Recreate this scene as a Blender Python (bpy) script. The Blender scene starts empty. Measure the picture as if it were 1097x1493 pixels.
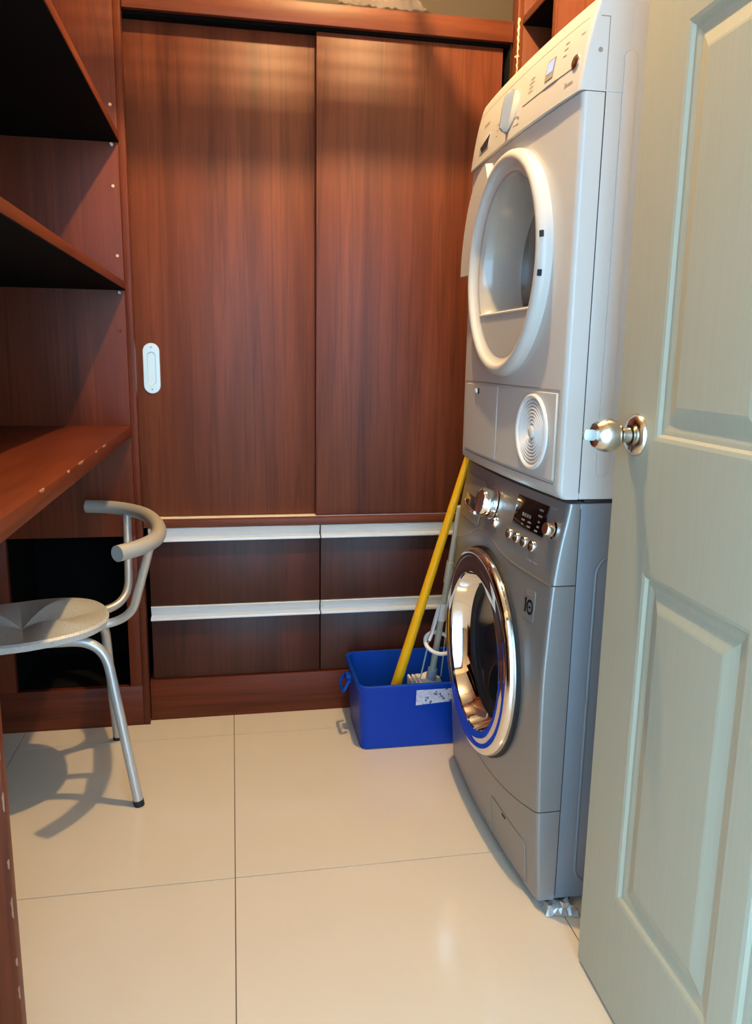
import bpy, bmesh, math, random
from mathutils import Vector, Matrix

random.seed(7)
SC = bpy.context.scene
COL = SC.collection

# ------------------------------------------------------------------ camera
cam_d = bpy.data.cameras.new('camera')
cam_d.sensor_fit = 'HORIZONTAL'
cam_d.sensor_width = 36.0
cam_d.lens = 1139.127 / 1097.0 * 36.0
cam_d.clip_start = 0.02
cam = bpy.data.objects.new('camera', cam_d)
COL.objects.link(cam)
RIGHT = Vector((0.98382, -0.17849, 0.01570))
UP = Vector((0.01947, 0.19360, 0.98089))
BACK = Vector((-0.17812, -0.96471, 0.19394))
M = Matrix((RIGHT, UP, BACK)).transposed().to_4x4()
M.translation = Vector((0, 0, 1.11))
cam.matrix_world = M
SC.camera = cam

# ------------------------------------------------------------------ world, lights, exposure
SC.view_settings.view_transform = 'Standard'
SC.view_settings.look = 'None'
SC.view_settings.gamma = 1.0
SC.view_settings.use_curve_mapping = False
SC.view_settings.exposure = 0.0
W = bpy.data.worlds.new('daylight')
SC.world = W
W.use_nodes = True
bg = W.node_tree.nodes['Background']
bg.inputs['Color'].default_value = (0.40, 0.70, 0.98, 1)
bg.inputs['Strength'].default_value = 8.0

CEIL = 2.62
LAMP_A = (0.33, 1.55, CEIL - 0.035)      # laundry room ceiling lamp


def lamp_light(name, loc, power, color, radius, parent=None):
    d = bpy.data.lights.new(name, 'POINT')
    d.energy = power
    d.color = color
    d.shadow_soft_size = radius
    o = bpy.data.objects.new(name, d)
    COL.objects.link(o)
    o.location = loc
    return o


lamp_light('ceiling_lamp_bulb', LAMP_A, 134, (1.0, 0.67, 0.30), 0.020)

# ------------------------------------------------------------------ helpers


def node_mat(name):
    m = bpy.data.materials.new(name)
    m.use_nodes = True
    nt = m.node_tree
    return m, nt, nt.nodes['Principled BSDF']


def plain(name, col, rough=0.5, metal=0.0, coat=0.0, var=0.06, scale=30.0, bump=0.0, trans=0.0, ior=1.45, emit=None, alpha=1.0, aniso=0.0):
    m, nt, b = node_mat(name)
    N, L = nt.nodes, nt.links
    tc = N.new('ShaderNodeTexCoord')
    no = N.new('ShaderNodeTexNoise')
    no.inputs['Scale'].default_value = scale
    no.inputs['Detail'].default_value = 3
    L.new(tc.outputs['Object'], no.inputs['Vector'])
    mx = N.new('ShaderNodeMixRGB')
    mx.inputs[1].default_value = (*[max(0, c * (1 - var)) for c in col], 1)
    mx.inputs[2].default_value = (*[min(1, c * (1 + var)) for c in col], 1)
    L.new(no.outputs['Fac'], mx.inputs[0])
    L.new(mx.outputs[0], b.inputs['Base Color'])
    b.inputs['Roughness'].default_value = rough
    b.inputs['Metallic'].default_value = metal
    b.inputs['Coat Weight'].default_value = coat
    b.inputs['Coat Roughness'].default_value = 0.12
    b.inputs['Transmission Weight'].default_value = trans
    b.inputs['IOR'].default_value = ior
    b.inputs['Alpha'].default_value = alpha
    if emit:
        b.inputs['Emission Color'].default_value = (*emit[0], 1)
        b.inputs['Emission Strength'].default_value = emit[1]
    if bump:
        bp = N.new('ShaderNodeBump')
        bp.inputs['Strength'].default_value = bump
        bp.inputs['Distance'].default_value = 0.002
        L.new(no.outputs['Fac'], bp.inputs['Height'])
        L.new(bp.outputs['Normal'], b.inputs['Normal'])
    return m


def wood(name, dark, mid, light, axis='z', rough=0.45, coat=0.10, seed=0.0, spec=0.28):
    """mahogany veneer: long streaks and fine pores running along one axis"""
    m, nt, b = node_mat(name)
    N, L = nt.nodes, nt.links
    tc = N.new('ShaderNodeTexCoord')
    mp = N.new('ShaderNodeMapping')
    s = {'z': (6, 6, 0.42), 'y': (6, 0.42, 6), 'x': (0.42, 6, 6)}[axis]
    mp.inputs['Scale'].default_value = s
    mp.inputs['Location'].default_value = (seed, seed * 1.7, seed * 0.6)
    L.new(tc.outputs['Object'], mp.inputs['Vector'])
    n1 = N.new('ShaderNodeTexNoise')
    n1.inputs['Scale'].default_value = 1.3
    n1.inputs['Detail'].default_value = 6
    n1.inputs['Roughness'].default_value = 0.62
    n1.inputs['Distortion'].default_value = 0.9
    L.new(mp.outputs[0], n1.inputs['Vector'])
    mp2 = N.new('ShaderNodeMapping')
    s2 = {'z': (130, 130, 5), 'y': (130, 5, 130), 'x': (5, 130, 130)}[axis]
    mp2.inputs['Scale'].default_value = s2
    L.new(tc.outputs['Object'], mp2.inputs['Vector'])
    n2 = N.new('ShaderNodeTexNoise')
    n2.inputs['Scale'].default_value = 1.0
    n2.inputs['Detail'].default_value = 3
    L.new(mp2.outputs[0], n2.inputs['Vector'])
    cr = N.new('ShaderNodeValToRGB')
    e = cr.color_ramp.elements
    e[0].position = 0.30
    e[0].color = (*dark, 1)
    e[1].position = 0.72
    e[1].color = (*light, 1)
    k = cr.color_ramp.elements.new(0.5)
    k.color = (*mid, 1)
    L.new(n1.outputs['Fac'], cr.inputs[0])
    mr = N.new('ShaderNodeMapRange')
    mr.inputs[1].default_value = 0.3
    mr.inputs[2].default_value = 0.7
    mr.inputs[3].default_value = 0.88
    mr.inputs[4].default_value = 1.08
    L.new(n2.outputs['Fac'], mr.inputs[0])
    mu = N.new('ShaderNodeMixRGB')
    mu.blend_type = 'MULTIPLY'
    mu.inputs[0].default_value = 1
    L.new(cr.outputs[0], mu.inputs[1])
    L.new(mr.outputs[0], mu.inputs[2])
    mp3 = N.new('ShaderNodeMapping')
    mp3.inputs['Scale'].default_value = {'z': (17, 17, 0.5), 'y': (17, 0.5, 17), 'x': (0.5, 17, 17)}[axis]
    mp3.inputs['Location'].default_value = (seed * 2.3, seed, seed * 1.4)
    L.new(tc.outputs['Object'], mp3.inputs['Vector'])
    n3 = N.new('ShaderNodeTexNoise')
    n3.inputs['Scale'].default_value = 1.0
    n3.inputs['Detail'].default_value = 4
    n3.inputs['Distortion'].default_value = 0.5
    L.new(mp3.outputs[0], n3.inputs['Vector'])
    cr3 = N.new('ShaderNodeValToRGB')
    q = cr3.color_ramp.elements
    q[0].position, q[0].color = 0.40, (1, 1, 1, 1)
    q[1].position, q[1].color = 0.60, (1, 1, 1, 1)
    for ps, vl in ((0.47, 1.0), (0.50, 0.74), (0.53, 1.0)):
        w_ = q.new(ps)
        w_.color = (vl, vl, vl, 1)
    L.new(n3.outputs['Fac'], cr3.inputs[0])
    mu3 = N.new('ShaderNodeMixRGB')
    mu3.blend_type = 'MULTIPLY'
    mu3.inputs[0].default_value = 1
    L.new(mu.outputs[0], mu3.inputs[1])
    L.new(cr3.outputs[0], mu3.inputs[2])
    L.new(mu3.outputs[0], b.inputs['Base Color'])
    b.inputs['Roughness'].default_value = rough
    b.inputs['Coat Weight'].default_value = coat
    b.inputs['Coat Roughness'].default_value = 0.42
    b.inputs['Specular IOR Level'].default_value = spec
    bp = N.new('ShaderNodeBump')
    bp.inputs['Strength'].default_value = 0.05
    bp.inputs['Distance'].default_value = 0.001
    L.new(n2.outputs['Fac'], bp.inputs['Height'])
    L.new(bp.outputs['Normal'], b.inputs['Normal'])
    return m


MAT = {}
WD, WM, WL = (0.096, 0.0215, 0.0085), (0.140, 0.0345, 0.0140), (0.190, 0.0500, 0.0210)
MAT['wood'] = wood('mahogany_upright', WD, WM, WL, 'z')
MAT['wood2'] = wood('mahogany_upright_second', WD, WM, WL, 'z', seed=3.3)
MAT['wood_x'] = wood('mahogany_crosswise', WD, WM, WL, 'x', seed=1.1)
MAT['wood_y'] = wood('mahogany_lengthwise', WD, WM, WL, 'y', seed=2.2)
for k_, ax_, sd_ in (('shelf_z', 'z', 6.1), ('shelf_x', 'x', 7.2), ('shelf_y', 'y', 8.3)):
    MAT[k_] = wood('shaded_red_mahogany_' + ax_, *[(c[0] * 0.86, c[1] * 0.66, c[2] * 0.48) for c in (WD, WM, WL)], ax_, seed=sd_, spec=0.18)  # redder wood, with the left side's shade darkened into its colour
drawer_shade = 0.42  # drawer wood darkened for the light falling off lower down
MAT['wood_drawer'] = wood('shaded_mahogany_drawer', *[tuple(c * k for c, k in zip(w, (drawer_shade, drawer_shade * 0.95, drawer_shade * 1.25))) for w in (WD, WM, WL)], 'z', seed=5.0)
MAT['black'] = plain('shade_black_board', (0.004, 0.004, 0.004), 0.9)  # near black: holds the deep shade of shelf undersides and desk niche
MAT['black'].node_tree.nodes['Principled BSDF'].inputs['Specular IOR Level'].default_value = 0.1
MAT['alu'] = plain('satin_aluminium', (0.66, 0.69, 0.72), 0.45, 0.25, var=0.03)
MAT['track'] = plain('pale_track', (0.80, 0.72, 0.58), 0.5)
MAT['white'] = plain('white_appliance_enamel', (0.59, 0.59, 0.58), 0.30, 0, 0.15, var=0.01)
MAT['flap'] = plain('white_flap', (0.58, 0.585, 0.58), 0.34, var=0.02)
MAT['whiteplastic'] = plain('white_plastic', (0.78, 0.78, 0.78), 0.35, var=0.02)
MAT['greyplastic'] = plain('pale_grey_plastic', (0.50, 0.50, 0.50), 0.4, var=0.02)
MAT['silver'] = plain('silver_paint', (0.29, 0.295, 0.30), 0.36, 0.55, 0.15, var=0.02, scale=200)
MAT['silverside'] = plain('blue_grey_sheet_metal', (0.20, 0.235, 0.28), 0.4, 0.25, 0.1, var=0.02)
MAT['chrome'] = plain('chrome', (0.88, 0.88, 0.88), 0.05, 1.0, var=0.01)
MAT['satin'] = plain('satin_nickel', (0.66, 0.62, 0.56), 0.20, 1.0, var=0.03)
MAT['darkglass'] = plain('dark_blue_glass', (0.012, 0.020, 0.030), 0.06, 0, 0.6, var=0.1)
MAT['dryglass'] = plain('brown_tinted_glass', (0.075, 0.048, 0.042), 0.10, 0, 0.4, var=0.1)
MAT['rubber'] = plain('dark_rubber', (0.012, 0.012, 0.014), 0.6)
MAT['print'] = plain('grey_print', (0.30, 0.27, 0.22), 0.6)
MAT['printw'] = plain('pale_print', (0.22, 0.22, 0.22), 0.6)
MAT['lcd'] = plain('lit_display', (0.25, 0.35, 0.7), 0.2, emit=((0.45, 0.55, 1.0), 0.55))
MAT['panelblk'] = plain('black_display_glass', (0.003, 0.003, 0.003), 0.08)
MAT['blue'] = plain('blue_plastic', (0.001, 0.042, 0.36), 0.42, 0, 0.0, var=0.05)
MAT['blue'].node_tree.nodes['Principled BSDF'].inputs['Specular IOR Level'].default_value = 0.25
MAT['yellow'] = plain('yellow_plastic_pole', (0.88, 0.44, 0.006), 0.38, var=0.04)
MAT['moppole'] = plain('cream_grey_pole', (0.52, 0.50, 0.40), 0.4)
MAT['mopgrey'] = plain('blue_grey_plastic', (0.42, 0.46, 0.55), 0.4)
MAT['mophead'] = plain('white_sponge', (0.74, 0.74, 0.76), 0.8, bump=0.5, scale=90)
MAT['cream'] = plain('cream_yarn', (0.72, 0.62, 0.40), 0.9, bump=0.6, scale=150)
MAT['sealant'] = plain('cream_sealant', (0.72, 0.58, 0.36), 0.6, bump=0.5, scale=120)
MAT['chairmetal'] = plain('silver_tube_lacquer', (0.56, 0.565, 0.56), 0.38, 0.55, 0.1, var=0.03)
MAT['hoop'] = plain('matt_grey_hoop', (0.44, 0.42, 0.385), 0.5, 0.25, var=0.04)
MAT['tile'] = plain('beige_porcelain_tile', (0.69, 0.61, 0.505), 0.16, 0, 0.25, var=0.035, scale=5)
MAT['grout'] = plain('brown_grout', (0.12, 0.085, 0.06), 0.9)
MAT['paint'] = plain('cream_wall_paint', (0.55, 0.50, 0.42), 0.85, var=0.03)
MAT['taupe'] = plain('taupe_wall_paint', (0.15, 0.115, 0.085), 0.85, var=0.03)
MAT['ceil'] = plain('ceiling_paint', (0.62, 0.58, 0.52), 0.9, var=0.02)
MAT['foil'] = plain('crumpled_foil', (0.55, 0.60, 0.64), 0.28, 0.6, var=0.2)
MAT['film'] = plain('clear_plastic_film', (0.75, 0.62, 0.58), 0.12, 0, 0.5, trans=0.6, alpha=0.5)


def door_mat():
    m, nt, b = node_mat('off_white_moulded_door_skin')
    N, L = nt.nodes, nt.links
    tc = N.new('ShaderNodeTexCoord')
    mp = N.new('ShaderNodeMapping')
    mp.inputs['Scale'].default_value = (150, 150, 6)
    L.new(tc.outputs['Object'], mp.inputs['Vector'])
    n = N.new('ShaderNodeTexNoise')
    n.inputs['Scale'].default_value = 1
    n.inputs['Detail'].default_value = 4
    L.new(mp.outputs[0], n.inputs['Vector'])
    mx = N.new('ShaderNodeMixRGB')
    mx.inputs[1].default_value = (0.38, 0.375, 0.29, 1)
    mx.inputs[2].default_value = (0.43, 0.425, 0.335, 1)
    L.new(n.outputs['Fac'], mx.inputs[0])
    L.new(mx.outputs[0], b.inputs['Base Color'])
    b.inputs['Roughness'].default_value = 0.42
    bp = N.new('ShaderNodeBump')
    bp.inputs['Strength'].default_value = 0.18
    bp.inputs['Distance'].default_value = 0.001
    L.new(n.outputs['Fac'], bp.inputs['Height'])
    L.new(bp.outputs['Normal'], b.inputs['Normal'])
    return m


MAT['door'] = door_mat()


def sticker_mat():
    m, nt, b = node_mat('printed_sticker')
    N, L = nt.nodes, nt.links
    tc = N.new('ShaderNodeTexCoord')
    v = N.new('ShaderNodeTexVoronoi')
    v.inputs['Scale'].default_value = 170
    L.new(tc.outputs['Object'], v.inputs['Vector'])
    cr = N.new('ShaderNodeValToRGB')
    cr.color_ramp.interpolation = 'CONSTANT'
    e = cr.color_ramp.elements
    e[0].position = 0
    e[0].color = (0.72, 0.68, 0.76, 1)
    e[1].position = 0.91
    e[1].color = (0.10, 0.09, 0.16, 1)
    k = e.new(0.45)
    k.color = (0.66, 0.48, 0.60, 1)
    k = e.new(0.62)
    k.color = (0.62, 0.62, 0.68, 1)
    sep = N.new('ShaderNodeSeparateColor')
    L.new(v.outputs['Color'], sep.inputs[0])
    L.new(sep.outputs[0], cr.inputs[0])
    L.new(cr.outputs[0], b.inputs['Base Color'])
    b.inputs['Roughness'].default_value = 0.4
    return m


MAT['sticker'] = sticker_mat()


def seat_mat():
    m, nt, b = node_mat('grey_pitted_seat')
    N, L = nt.nodes, nt.links
    tc = N.new('ShaderNodeTexCoord')
    v = N.new('ShaderNodeTexVoronoi')
    v.inputs['Scale'].default_value = 230
    L.new(tc.outputs['Object'], v.inputs['Vector'])
    mr = N.new('ShaderNodeMapRange')
    mr.inputs[1].default_value = 0.1
    mr.inputs[2].default_value = 0.5
    L.new(v.outputs['Distance'], mr.inputs[0])
    mx = N.new('ShaderNodeMixRGB')
    mx.inputs[1].default_value = (0.42, 0.43, 0.41, 1)
    mx.inputs[2].default_value = (0.58, 0.58, 0.55, 1)
    L.new(mr.outputs[0], mx.inputs[0])
    L.new(mx.outputs[0], b.inputs['Base Color'])
    b.inputs['Roughness'].default_value = 0.5
    b.inputs['Metallic'].default_value = 0.2
    bp = N.new('ShaderNodeBump')
    bp.inputs['Strength'].default_value = 0.4
    bp.inputs['Distance'].default_value = 0.001
    L.new(mr.outputs[0], bp.inputs['Height'])
    L.new(bp.outputs['Normal'], b.inputs['Normal'])
    return m


MAT['seat'] = seat_mat()


def thing(name, label, cat, loc=(0, 0, 0), group=None, kind=None):
    o = bpy.data.objects.new(name, None)
    o.empty_display_size = 0.1
    COL.objects.link(o)
    o.location = loc
    tag(o, label, cat, group, kind)
    return o


def tag(o, label=None, cat=None, group=None, kind=None):
    if label:
        o['label'] = label
    if cat:
        o['category'] = cat
    if group:
        o['group'] = group
    if kind:
        o['kind'] = kind
    return o


def wloc(o):
    v = Vector((0, 0, 0))
    while o:
        v += Vector(o.location)
        o = o.parent
    return v


def link_mesh(name, me, mat, parent=None, smooth=False, label=None):
    if mat is not None:
        me.materials.append(MAT[mat] if isinstance(mat, str) else mat)
    if smooth:
        for p in me.polygons:
            p.use_smooth = True
        try:
            me.set_sharp_from_angle(angle=math.radians(38))
        except Exception:
            pass
    o = bpy.data.objects.new(name, me)
    COL.objects.link(o)
    if parent is not None:
        o.parent = parent
        root = parent
        while root.parent:
            root = root.parent
        if parent is root:
            o.matrix_parent_inverse = Matrix.Translation(-Vector(root.location))
    if label:
        o['label'] = label
    return o


def from_bm(name, bm, mat, parent=None, smooth=False, label=None, fix=True):
    if fix:
        bmesh.ops.recalc_face_normals(bm, faces=bm.faces[:])
    me = bpy.data.meshes.new(name)
    bm.to_mesh(me)
    bm.free()
    return link_mesh(name, me, mat, parent, smooth, label)


def add_box(bm, x0, x1, y0, y1, z0, z1):
    vs = [bm.verts.new((x, y, z)) for x in (x0, x1) for y in (y0, y1) for z in (z0, z1)]
    for f in ((0, 1, 3, 2), (4, 6, 7, 5), (0, 4, 5, 1), (2, 3, 7, 6), (0, 2, 6, 4), (1, 5, 7, 3)):
        bm.faces.new([vs[i] for i in f])


def box(name, x0, x1, y0, y1, z0, z1, mat, parent=None, bev=0.0015, seg=2, label=None):
    bm = bmesh.new()
    add_box(bm, x0, x1, y0, y1, z0, z1)
    if bev:
        bmesh.ops.bevel(bm, geom=bm.edges[:], offset=bev, segments=seg, profile=0.5, affect='EDGES')
    return from_bm(name, bm, mat, parent, smooth=bool(bev), label=label)


def prism(name, pts, frame, depth, mat, parent=None, bev=0.0, label=None, smooth=False):
    """outline pts (a,b) in a frame(o,ex,ez,n) extruded by depth along n"""
    o, ex, ez, n = frame
    bm = bmesh.new()
    lo = [bm.verts.new(o + ex * a + ez * b) for a, b in pts]
    hi = [bm.verts.new(o + ex * a + ez * b + n * depth) for a, b in pts]
    bm.faces.new(lo)
    bm.faces.new(hi)
    k = len(pts)
    for i in range(k):
        bm.faces.new((lo[i], lo[(i + 1) % k], hi[(i + 1) % k], hi[i]))
    if bev:
        es = [e for e in bm.edges if e.verts[0] in hi and e.verts[1] in hi]
        bmesh.ops.bevel(bm, geom=es, offset=bev, segments=2, profile=0.5, affect='EDGES')
    return from_bm(name, bm, mat, parent, smooth=smooth or bool(bev), label=label)


def rrect(w, h, r, seg=6):
    pts = []
    for cx, cy, a0 in ((w / 2 - r, h / 2 - r, 0), (-w / 2 + r, h / 2 - r, 90), (-w / 2 + r, -h / 2 + r, 180), (w / 2 - r, -h / 2 + r, 270)):
        for i in range(seg + 1):
            a = math.radians(a0 + 90 * i / seg)
            pts.append((cx + r * math.cos(a), cy + r * math.sin(a)))
    return pts


def lathe(name, prof, frame, mat, parent=None, seg=64, sx=1.0, sz=1.0, label=None, smooth=True, a0=0.0, a1=360.0):
    """profile [(radius, out)] spun round the frame's normal"""
    o, ex, ez, n = frame
    bm = bmesh.new()
    rows = []
    full = abs(a1 - a0) >= 359.9
    cnt = seg if full else seg + 1
    for r, t in prof:
        if r < 1e-6:
            rows.append([bm.verts.new(o + n * t)])
        else:
            rows.append([bm.verts.new(o + ex * (r * sx * math.cos(math.radians(a0 + (a1 - a0) * i / seg))) + ez * (r * sz * math.sin(math.radians(a0 + (a1 - a0) * i / seg))) + n * t) for i in range(cnt)])
    for p, q in zip(rows, rows[1:]):
        for i in range(cnt if full else cnt - 1):
            j = (i + 1) % cnt
            if len(p) == 1 and len(q) == 1:
                continue
            if len(p) == 1:
                bm.faces.new((p[0], q[i], q[j]))
            elif len(q) == 1:
                bm.faces.new((p[i], p[j], q[0]))
            else:
                bm.faces.new((p[i], p[j], q[j], q[i]))
    return from_bm(name, bm, mat, parent, smooth=smooth, label=label)


def smooth_path(pts, n=10):
    """Catmull-Rom through points (optionally with radius as 4th entry)"""
    P = [Vector(p) for p in pts]
    out = []
    for i in range(len(P) - 1):
        p0 = P[max(i - 1, 0)]
        p1, p2 = P[i], P[i + 1]
        p3 = P[min(i + 2, len(P) - 1)]
        for k in range(n):
            t = k / n
            out.append(0.5 * ((2 * p1) + (p2 - p0) * t + (2 * p0 - 5 * p1 + 4 * p2 - p3) * t * t + (3 * p1 - p0 - 3 * p2 + p3) * t ** 3))
    out.append(P[-1])
    return out


def fillet_path(pts, r, n=7):
    P = [Vector(p) for p in pts]
    out = [P[0]]
    for i in range(1, len(P) - 1):
        a, b, c = P[i - 1], P[i], P[i + 1]
        d1, d2 = (a - b), (c - b)
        rr = min(r, d1.length * 0.49, d2.length * 0.49)
        s, e = b + d1.normalized() * rr, b + d2.normalized() * rr
        for k in range(n + 1):
            t = k / n
            out.append((1 - t) ** 2 * s + 2 * t * (1 - t) * b + t * t * e)
    out.append(P[-1])
    return out


def tube_bm(bm, path, rad, seg=14, closed=False):
    P = [Vector(p) for p in path]
    n = len(P)
    rows = []
    up = Vector((0, 0, 1))
    prev = None
    for i in range(n):
        if closed:
            t = (P[(i + 1) % n] - P[i - 1]).normalized()
        else:
            t = (P[min(i + 1, n - 1)] - P[max(i - 1, 0)]).normalized()
        if prev is None:
            s = t.cross(up)
            if s.length < 1e-3:
                s = t.cross(Vector((1, 0, 0)))
            s.normalize()
        else:
            s = prev - t * prev.dot(t)
            s.normalize()
        prev = s
        u = t.cross(s)
        r = rad(i / max(n - 1, 1)) if callable(rad) else rad
        rows.append([bm.verts.new(P[i] + s * (r * math.cos(2 * math.pi * k / seg)) + u * (r * math.sin(2 * math.pi * k / seg))) for k in range(seg)])
    m = n if closed else n - 1
    for i in range(m):
        p, q = rows[i], rows[(i + 1) % n]
        for k in range(seg):
            bm.faces.new((p[k], p[(k + 1) % seg], q[(k + 1) % seg], q[k]))
    if not closed:
        bm.faces.new(rows[0])
        bm.faces.new(rows[-1])


def tube(name, path, rad, mat, parent=None, seg=14, closed=False, label=None):
    bm = bmesh.new()
    tube_bm(bm, path, rad, seg, closed)
    return from_bm(name, bm, mat, parent, smooth=True, label=label)


def text_mesh(name, txt, size, frame, mat, parent, depth=0.0004):
    cu = bpy.data.curves.new(name, 'FONT')
    cu.body = txt
    cu.size = size
    cu.extrude = depth
    cu.align_x = 'CENTER'
    cu.align_y = 'CENTER'
    tmp = bpy.data.objects.new(name + '_tmp', cu)
    COL.objects.link(tmp)
    dg = bpy.context.evaluated_depsgraph_get()
    me = bpy.data.meshes.new_from_object(tmp.evaluated_get(dg))
    bpy.data.objects.remove(tmp)
    bpy.data.curves.remove(cu)
    o, ex, ez, n = frame
    for v in me.vertices:
        c = v.co.copy()
        v.co = o + ex * c.x + ez * c.y + n * c.z
    me.materials.clear()
    return link_mesh(name, me, mat, parent)


def V(*a):
    return Vector(a)


FX, FY, FZ = V(1, 0, 0), V(0, 1, 0), V(0, 0, 1)

# ================================================================== STRUCTURE
XL, XR = -0.92, 1.24            # room side walls
YF0, YF1 = 0.25, 0.36           # front wall (with the doorway)
YB = 2.98                       # wall behind the wardrobe
DX0, DX1 = -0.22, 0.60          # doorway

# floor: slab with grout colour and one object per tile
floor = box('floor', -2.2, 2.4, -3.2, YB, -0.06, -0.0025, 'grout', bev=0)
tag(floor, 'beige glossy porcelain tile floor', None, kind='structure')
tx0, tpx, ty0, tpy = -0.014, 0.61, 1.533, 0.662
cols_x = [tx0 + i * tpx for i in range(-3, 1)] + [0.645, 1.255, 1.865]
tile_mesh = {}
for xa, xb in zip(cols_x, cols_x[1:]):
    w = round(xb - xa, 4)
    if w not in tile_mesh:
        bm = bmesh.new()
        add_box(bm, 0.0011, w - 0.0011, 0.0011, tpy - 0.0011, -0.010, 0.0)
        me = bpy.data.meshes.new('tile')
        bmesh.ops.recalc_face_normals(bm, faces=bm.faces[:])
        bm.to_mesh(me)
        bm.free()
        me.materials.append(MAT['tile'])
        tile_mesh[w] = me
    for j in range(-7, 2):
        o = bpy.data.objects.new('tile', tile_mesh[w])
        COL.objects.link(o)
        o.parent = floor
        o.location = (xa, ty0 + j * tpy, 0)

tag(box('ceiling', -2.2, 2.4, -1.8, YB + 0.1, CEIL, CEIL + 0.05, 'ceil', bev=0), 'plain painted ceiling', None, kind='structure')
tag(box('wall_back', XL - 0.1, XR + 0.1, YB, YB + 0.1, 0, CEIL, 'taupe', bev=0), 'taupe wall above the wardrobe', None, kind='structure')
tag(box('wall_left', XL - 0.1, XL, YF1, YB, 0, CEIL, 'paint', bev=0), 'cream painted wall', None, kind='structure')
tag(box('wall_right', XR, XR + 0.1, YF1, YB, 0, CEIL, 'paint', bev=0), 'cream painted wall behind the machines', None, kind='structure')
bm = bmesh.new()
add_box(bm, -2.2, DX0 - 0.04, YF0, YF1, 0, CEIL)
add_box(bm, DX1 + 0.04, 2.4, YF0, YF1, 0, CEIL)
add_box(bm, DX0 - 0.04, DX1 + 0.04, YF0, YF1, 2.09, CEIL)
tag(from_bm('wall_front', bm, 'paint'), 'cream wall with the doorway', None, kind='structure')
tr = thing('trim_1', 'dark wooden door frame', None, (DX0, YF0, 0), kind='structure')
box('jamb', DX0 - 0.04, DX0, YF0 - 0.01, YF1 + 0.01, 0, 2.05, 'wood', tr)
box('jamb', DX1, DX1 + 0.04, YF0 - 0.01, YF1 + 0.01, 0, 2.05, 'wood', tr)
box('head', DX0 - 0.04, DX1 + 0.04, YF0 - 0.01, YF1 + 0.01, 2.05, 2.09, 'wood_x', tr)

# added, unseen shade caster for the sliding doors: rail hung under the ceiling (above the frame) with a raking bracket
tr2 = thing('shade_rail', 'added unseen shade-casting rail hung under the ceiling', None, (0.0, 1.85, 2.24), kind='structure')
box('rail', XL, 0.485, 1.845, 1.865, 2.238, 2.284, 'wood_x', tr2, bev=0.001)
gus = [(0.425, 2.280), (0.495, 2.238), (0.466, 2.287), (0.416, 2.367), (0.398, 2.400), (0.388, CEIL), (0.378, CEIL), (0.386, 2.400), (0.400, 2.365)]  # outline projected back from the shadow wedge wanted on the door
prism('bracket', gus, (V(0, 1.866, 0), V(1, 0, 0), V(0, 0, 1), V(0, 1, 0)), 0.010, 'wood', tr2)
for k in range(7):  # added strips thin out upward to soften the shadow band's top
    zc, th = 2.296 + k * 0.0185, 0.0105 - k * 0.0014
    box('shade_slat', XL, 0.470 - (zc - 2.238) * 0.60, 1.854, 1.857, zc - th / 2, zc + th / 2, 'wood_x', tr2, bev=0)
box('bracket', XL, XL + 0.02, 1.845, 1.865, 2.284, CEIL, 'wood', tr2, bev=0)

# ================================================================== WARDROBE
wd = thing('wardrobe', 'dark mahogany wardrobe with two sliding doors above four drawers', 'wardrobe', (0.26, 2.33, 0))
WX0, WX1 = -0.264, 0.800
YD = 2.335                       # drawer front plane
box('plinth', WX0, WX1, 2.326, 2.85, 0.0, 0.1285, 'shelf_x', wd)  # darker shelving wood carries the light falloff near the floor
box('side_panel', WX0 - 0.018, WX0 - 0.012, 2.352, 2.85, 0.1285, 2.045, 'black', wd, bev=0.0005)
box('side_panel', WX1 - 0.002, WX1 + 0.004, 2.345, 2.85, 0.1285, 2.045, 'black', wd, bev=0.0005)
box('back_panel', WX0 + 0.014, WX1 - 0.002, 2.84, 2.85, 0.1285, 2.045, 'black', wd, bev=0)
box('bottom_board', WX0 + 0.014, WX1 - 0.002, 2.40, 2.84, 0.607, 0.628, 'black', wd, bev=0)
box('middle_rail', WX0, WX1, 2.326, 2.400, 0.607, 0.628, 'wood_x', wd)
box('track', WX0 + 0.015, WX1 - 0.004, 2.352, 2.398, 0.6275, 0.6300, 'track', wd, bev=0.0005)
box('top_rail', WX0, WX1 + 0.003, 2.324, 2.342, 1.992, 2.046, 'wood_x', wd)
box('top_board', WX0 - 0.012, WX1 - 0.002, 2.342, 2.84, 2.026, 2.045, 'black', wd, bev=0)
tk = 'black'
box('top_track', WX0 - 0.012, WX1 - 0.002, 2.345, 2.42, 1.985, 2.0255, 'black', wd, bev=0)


def sliding_door(x0, x1, yf, mat):
    return box('sliding_door', x0, x1, yf, yf + 0.018, 0.6315, 1.984, mat, wd, bev=0.001)


d1 = sliding_door(-0.275, 0.275, 2.378, 'wood')
d2 = sliding_door(0.2465, 0.783, 2.350, 'wood2')
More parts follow.
